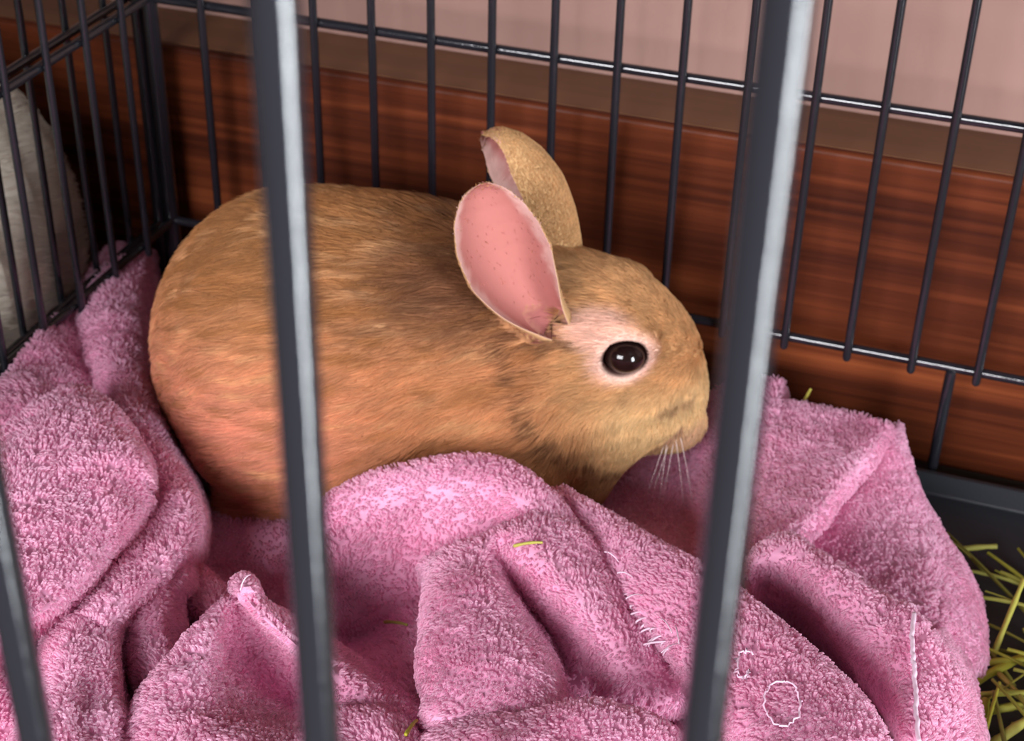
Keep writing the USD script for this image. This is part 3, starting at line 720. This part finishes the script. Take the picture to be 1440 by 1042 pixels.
for k in range(34):
    a0 = fringe[int(22 + k * 1.45)] + rng.normal(size=3) * .0006
    tip = a0 + A([-.0035, -.0015, -.0030]) * rng.uniform(.5, 1.5) + rng.normal(size=3) * .0012
    mid = (a0 + tip) / 2 + A([-.0012, -.0022, .0022]) * rng.uniform(.6, 1.8)
    t = np.linspace(0, 1, 7)[:, None]
    part('loose_thread', tube(a0 * (1 - t) ** 2 + mid * 2 * t * (1 - t) + tip * t ** 2, .00036, 6), thread_mat, towel, True)
hem_px = [(1287, 862), (1282, 895), (1284, 930), (1287, 965), (1288, 1000), (1292, 1045)]
hem = A([on_towel(p) for p in hem_px]) + A([0, -.0012, .0012])
part('hem', tube(np.stack([np.interp(np.linspace(0, 5, 60), range(6), hem[:, k]) for k in range(3)], 1) + (meshkit.noise(np.linspace(0, 30, 60)[:, None] * A([1, 0, 0])) - .5)[:, None] * .0005, .0007, 8), thread_mat, towel, True, label='pale stitched hem')
for i, (s0, s1) in enumerate((((905, 838), (880, 842)), ((958, 905), (930, 918)), ((950, 880), (955, 905)), ((930, 870), (945, 890)), ((338, 830), (352, 808)), ((870, 790), (850, 776)), ((890, 812), (868, 806)))):
    a, b = on_towel(s0), hitz(s1, on_towel(s0)[2] + .003)
    mid = (a + b) / 2 + A([.0, -.001, .003])
    t = np.linspace(0, 1, 8)[:, None]
    part('loose_thread', tube(a * (1 - t) ** 2 + mid * 2 * t * (1 - t) + b * t ** 2, .00022, 6), thread_mat, towel, True)
ring = A([on_towel((1100 + 25 * math.cos(k), 993 + 31 * math.sin(k))) for k in np.linspace(0, 2 * math.pi, 40)]) + A([0, -.0006, .0016])
part('embroidery', tube(ring + rng.normal(size=ring.shape) * .00035, .0003, 6), stitch_mat, towel, True, label='pale embroidered ring')
scroll = A([on_towel((1048 + (4 + 2.6 * k) * math.cos(k), 945 + (6 + 4.2 * k) * math.sin(k))) for k in np.linspace(0, 5.4, 50)]) + A([0, -.0006, .0016])
part('embroidery', tube(scroll + rng.normal(size=scroll.shape) * .00035, .0003, 6), stitch_mat, towel, True, label='pale embroidered scroll')

# ------------------------------------------------------------------ hay
def straw(a, b, wdt, bow, rng):
    """A hollow-looking flattened stem between two points."""
    t = np.linspace(0, 1, 7)[:, None]
    mid = (A(a) + A(b)) / 2 + A(bow)
    c = A(a) * (1 - t) ** 2 + mid * 2 * t * (1 - t) + A(b) * t ** 2
    m = tube(c, np.linspace(wdt, wdt * .8, 7) / 2 * (1 + .12 * np.sin(np.arange(7) * 2.1)), 7)
    return m
rng = np.random.default_rng(12)
olive = A([.40, .37, .055])
def hay_tint(n, k=1.0):
    return np.tile(olive * k * rng.uniform(.85, 1.15) * A([1, 1, rng.uniform(.6, 1.6)]), (n, 1))
stems = [((1352,938),(1440,928),.0030),((1356,968),(1450,918),.0036),((1360,980),(1450,974),.0026),((1362,1008),(1450,990),.0034),((1376,1046),(1385,985),.0048),
         ((1395,1050),(1446,1012),.0040),((1318,778),(1402,768),.0026),((1395,925),(1440,815),.0022),((1356,838),(1446,852),.0018),((1345,860),(1446,905),.0014),((1385,805),(1330,755),.0012),((1405,948),(1450,1000),.0022)]
words = ['olive hay stem lying flat right of the towel, highest of the bright ones', 'broad pale hay stem slanting up from the towel edge to the right', 'thin straight hay stem just below the broad slanting one',
         'bright hay stem lower right beside the towel corner', 'wide upright hay blade at the bottom edge beside the towel', 'wide hay blade crossing the bottom right corner',
         'dull hay stem lying alone on the dark tray near the cage back', 'long steep hay stem leaning up across the dark tray', 'thin horizontal hay stem on the tray beside the towel bulge',
         'thin dull hay stem sloping down behind the steep one', 'faint short hay stem near the towel shoulder at the back', 'short hay stem sloping down at the right edge under the slanting one']
for (p, q, wd), lab in zip(stems, words):
    h0 = .004 + .004 * rng.random()
    a, b = hitz(p, h0), hitz(q, h0 + .002 + .003 * rng.random())
    if 'steep' in lab and 'long' in lab: b = hitz(q, .024)
    m = straw(a, b, wd, (0, 0, .0015), rng)
    tag(part('straw', m, hay_mat, None, True, tint=hay_tint(len(m.vertices), .75 if 'dull' in lab or 'faint' in lab else 1.15)), lab, 'hay', 'single hay stems')
parts_h = []
for k in range(1500):
    x, y = rng.uniform(.352, .60), rng.uniform(-.42, -.02)
    dens = np.clip((-.035 - y) / .10, .03, 1)
    if rng.random() > dens or shapely.contains_xy(outline.buffer(.002), x, y): continue
    an, lh = rng.uniform(0, math.pi), rng.uniform(.008, .035)
    dx, dy = math.cos(an) * lh, math.sin(an) * lh
    h = rng.uniform(.0012, .014) * dens + .0012
    ends = [(max(x + s * dx, .345), float(np.clip(y + s * dy, -.44, -.012))) for s in (-1, 1)]
    if any(shapely.contains_xy(outline.buffer(.001), *e) for e in ends): continue
    parts_h.append(straw((*ends[0], h), (*ends[1], h + rng.uniform(0, .004)), rng.uniform(.0007, .0022), (0, 0, .002), rng))
hm = trimesh.util.concatenate(parts_h)
cols = np.vstack([hay_tint(len(p.vertices), rng.uniform(.5, 1.15)) for p in parts_h])
tag(part('loose_hay', hm, hay_mat, None, True, tint=cols), 'scattered yellow-green hay covering the dark tray right of the towel', 'hay', kind='stuff')
bits = [((724,775),(764,770),.0011,'short green hay bit lying on the towel flap in the middle'), ((543,881),(574,885),.0012,'short straw bit in the towel hollow left of the flap'),
        ((573,1040),(588,1020),.0012,'straw bit at the bottom edge of the towel, lower centre')]
for p, q, wd, lab in bits:
    a, b = on_towel(p) + A([0, -.001, .0028]), on_towel(q) + A([0, -.001, .0028])
    m = straw(a, b, wd, (0, 0, .001), rng)
    tag(part('hay_bit', m, hay_mat, None, True, tint=hay_tint(len(m.vertices), 1.2)), lab, 'hay', 'hay bits on the towel')
a = hitz((1131, 564), .038); b = hitz((1140, 547), .046)
m = straw(a, b, .0014, (0, 0, .0), rng)
tag(part('hay_bit', m, hay_mat, None, True, tint=hay_tint(len(m.vertices), 1.1)), 'tiny straw bit sticking up from the towel edge at the back', 'hay', 'hay bits on the towel')

# ------------------------------------------------------------------ next cage and the white rabbit behind its wires
ncage = thing('wire_cage', 'second black wire cage close on the left, holding the white rabbit', 'cage')
for n in range(0, 14):
    y = -.018 - n * PITCH * 1.1
    part('upright_wire', wire((-.0118, y, ZB - .01), (-.0098, y, ZT), .0015), wire_mat, ncage)
for zz in (ZB - .004, ZB + .104, ZT - .002):
    part('cross_wire', wire((-.0088, .006, zz), (-.0088, YF, zz), .0019), wire_mat, ncage)
part('corner_post', wire((-.0088, .004, .0), (-.0088, .004, ZT), .0032, 16), wire_mat, ncage)

part('unseen_shade_board', rbox([-.62, -.46, ZT + .0045], [-.034, .054, ZT + .0165], .003), tray_mat, ncage, 35)  # unseen board, placed to keep overhead light off the left cage
part('unseen_shade_panel', rbox([-.60, -.475, .27], [-.055, -.466, ZT + .018], .003), floor_mat, ncage, 35)  # unseen panel, placed to darken the left rear corner

WO = A([-.086, -.063, .0])
WM = A([[0, -1.0, 0], [1.0, 0, 0], [0, 0, 1.0]])
wrel = lambda q: (np.asarray(q) * 1.25) @ WM
def white_tint(p):
    c = np.tile(A([.60, .53, .45]), (len(p), 1))
    s = meshkit.fbm(p * 38, 2, 71)
    c = c + (A([.30, .25, .21]) - c) * (.55 * sstep(s, .58, .68))[:, None]
    de, di = ears_tree.query(p)[0], pink_tree.query(p)[0]
    return np.where(((de < .001) & (di < outer_tree.query(p)[0]))[:, None], A([.70, .36, .34]), c)
white = thing('rabbit', 'white rabbit with faint grey spots behind the wires at the left edge', 'rabbit', loc=WO)
part('body', (wrel(rv), whole.faces), skin_mat, white, True, tint=white_tint(rv))
for s in (1, -1):
    e = A([EYE[0], EYE[1] * s, EYE[2]])
    part('eye', (wrel(eyeball.vertices * A([.0074, .0066, .0063]) + e), eyeball.faces), eye_mat, white, True)
wp, ww, wt = fur_on(whole, white_tint, 30000, 2, wrel, .007, .00022, 1)
curves('fur', wp, ww, fur_mat, white, wt, kind='stuff')
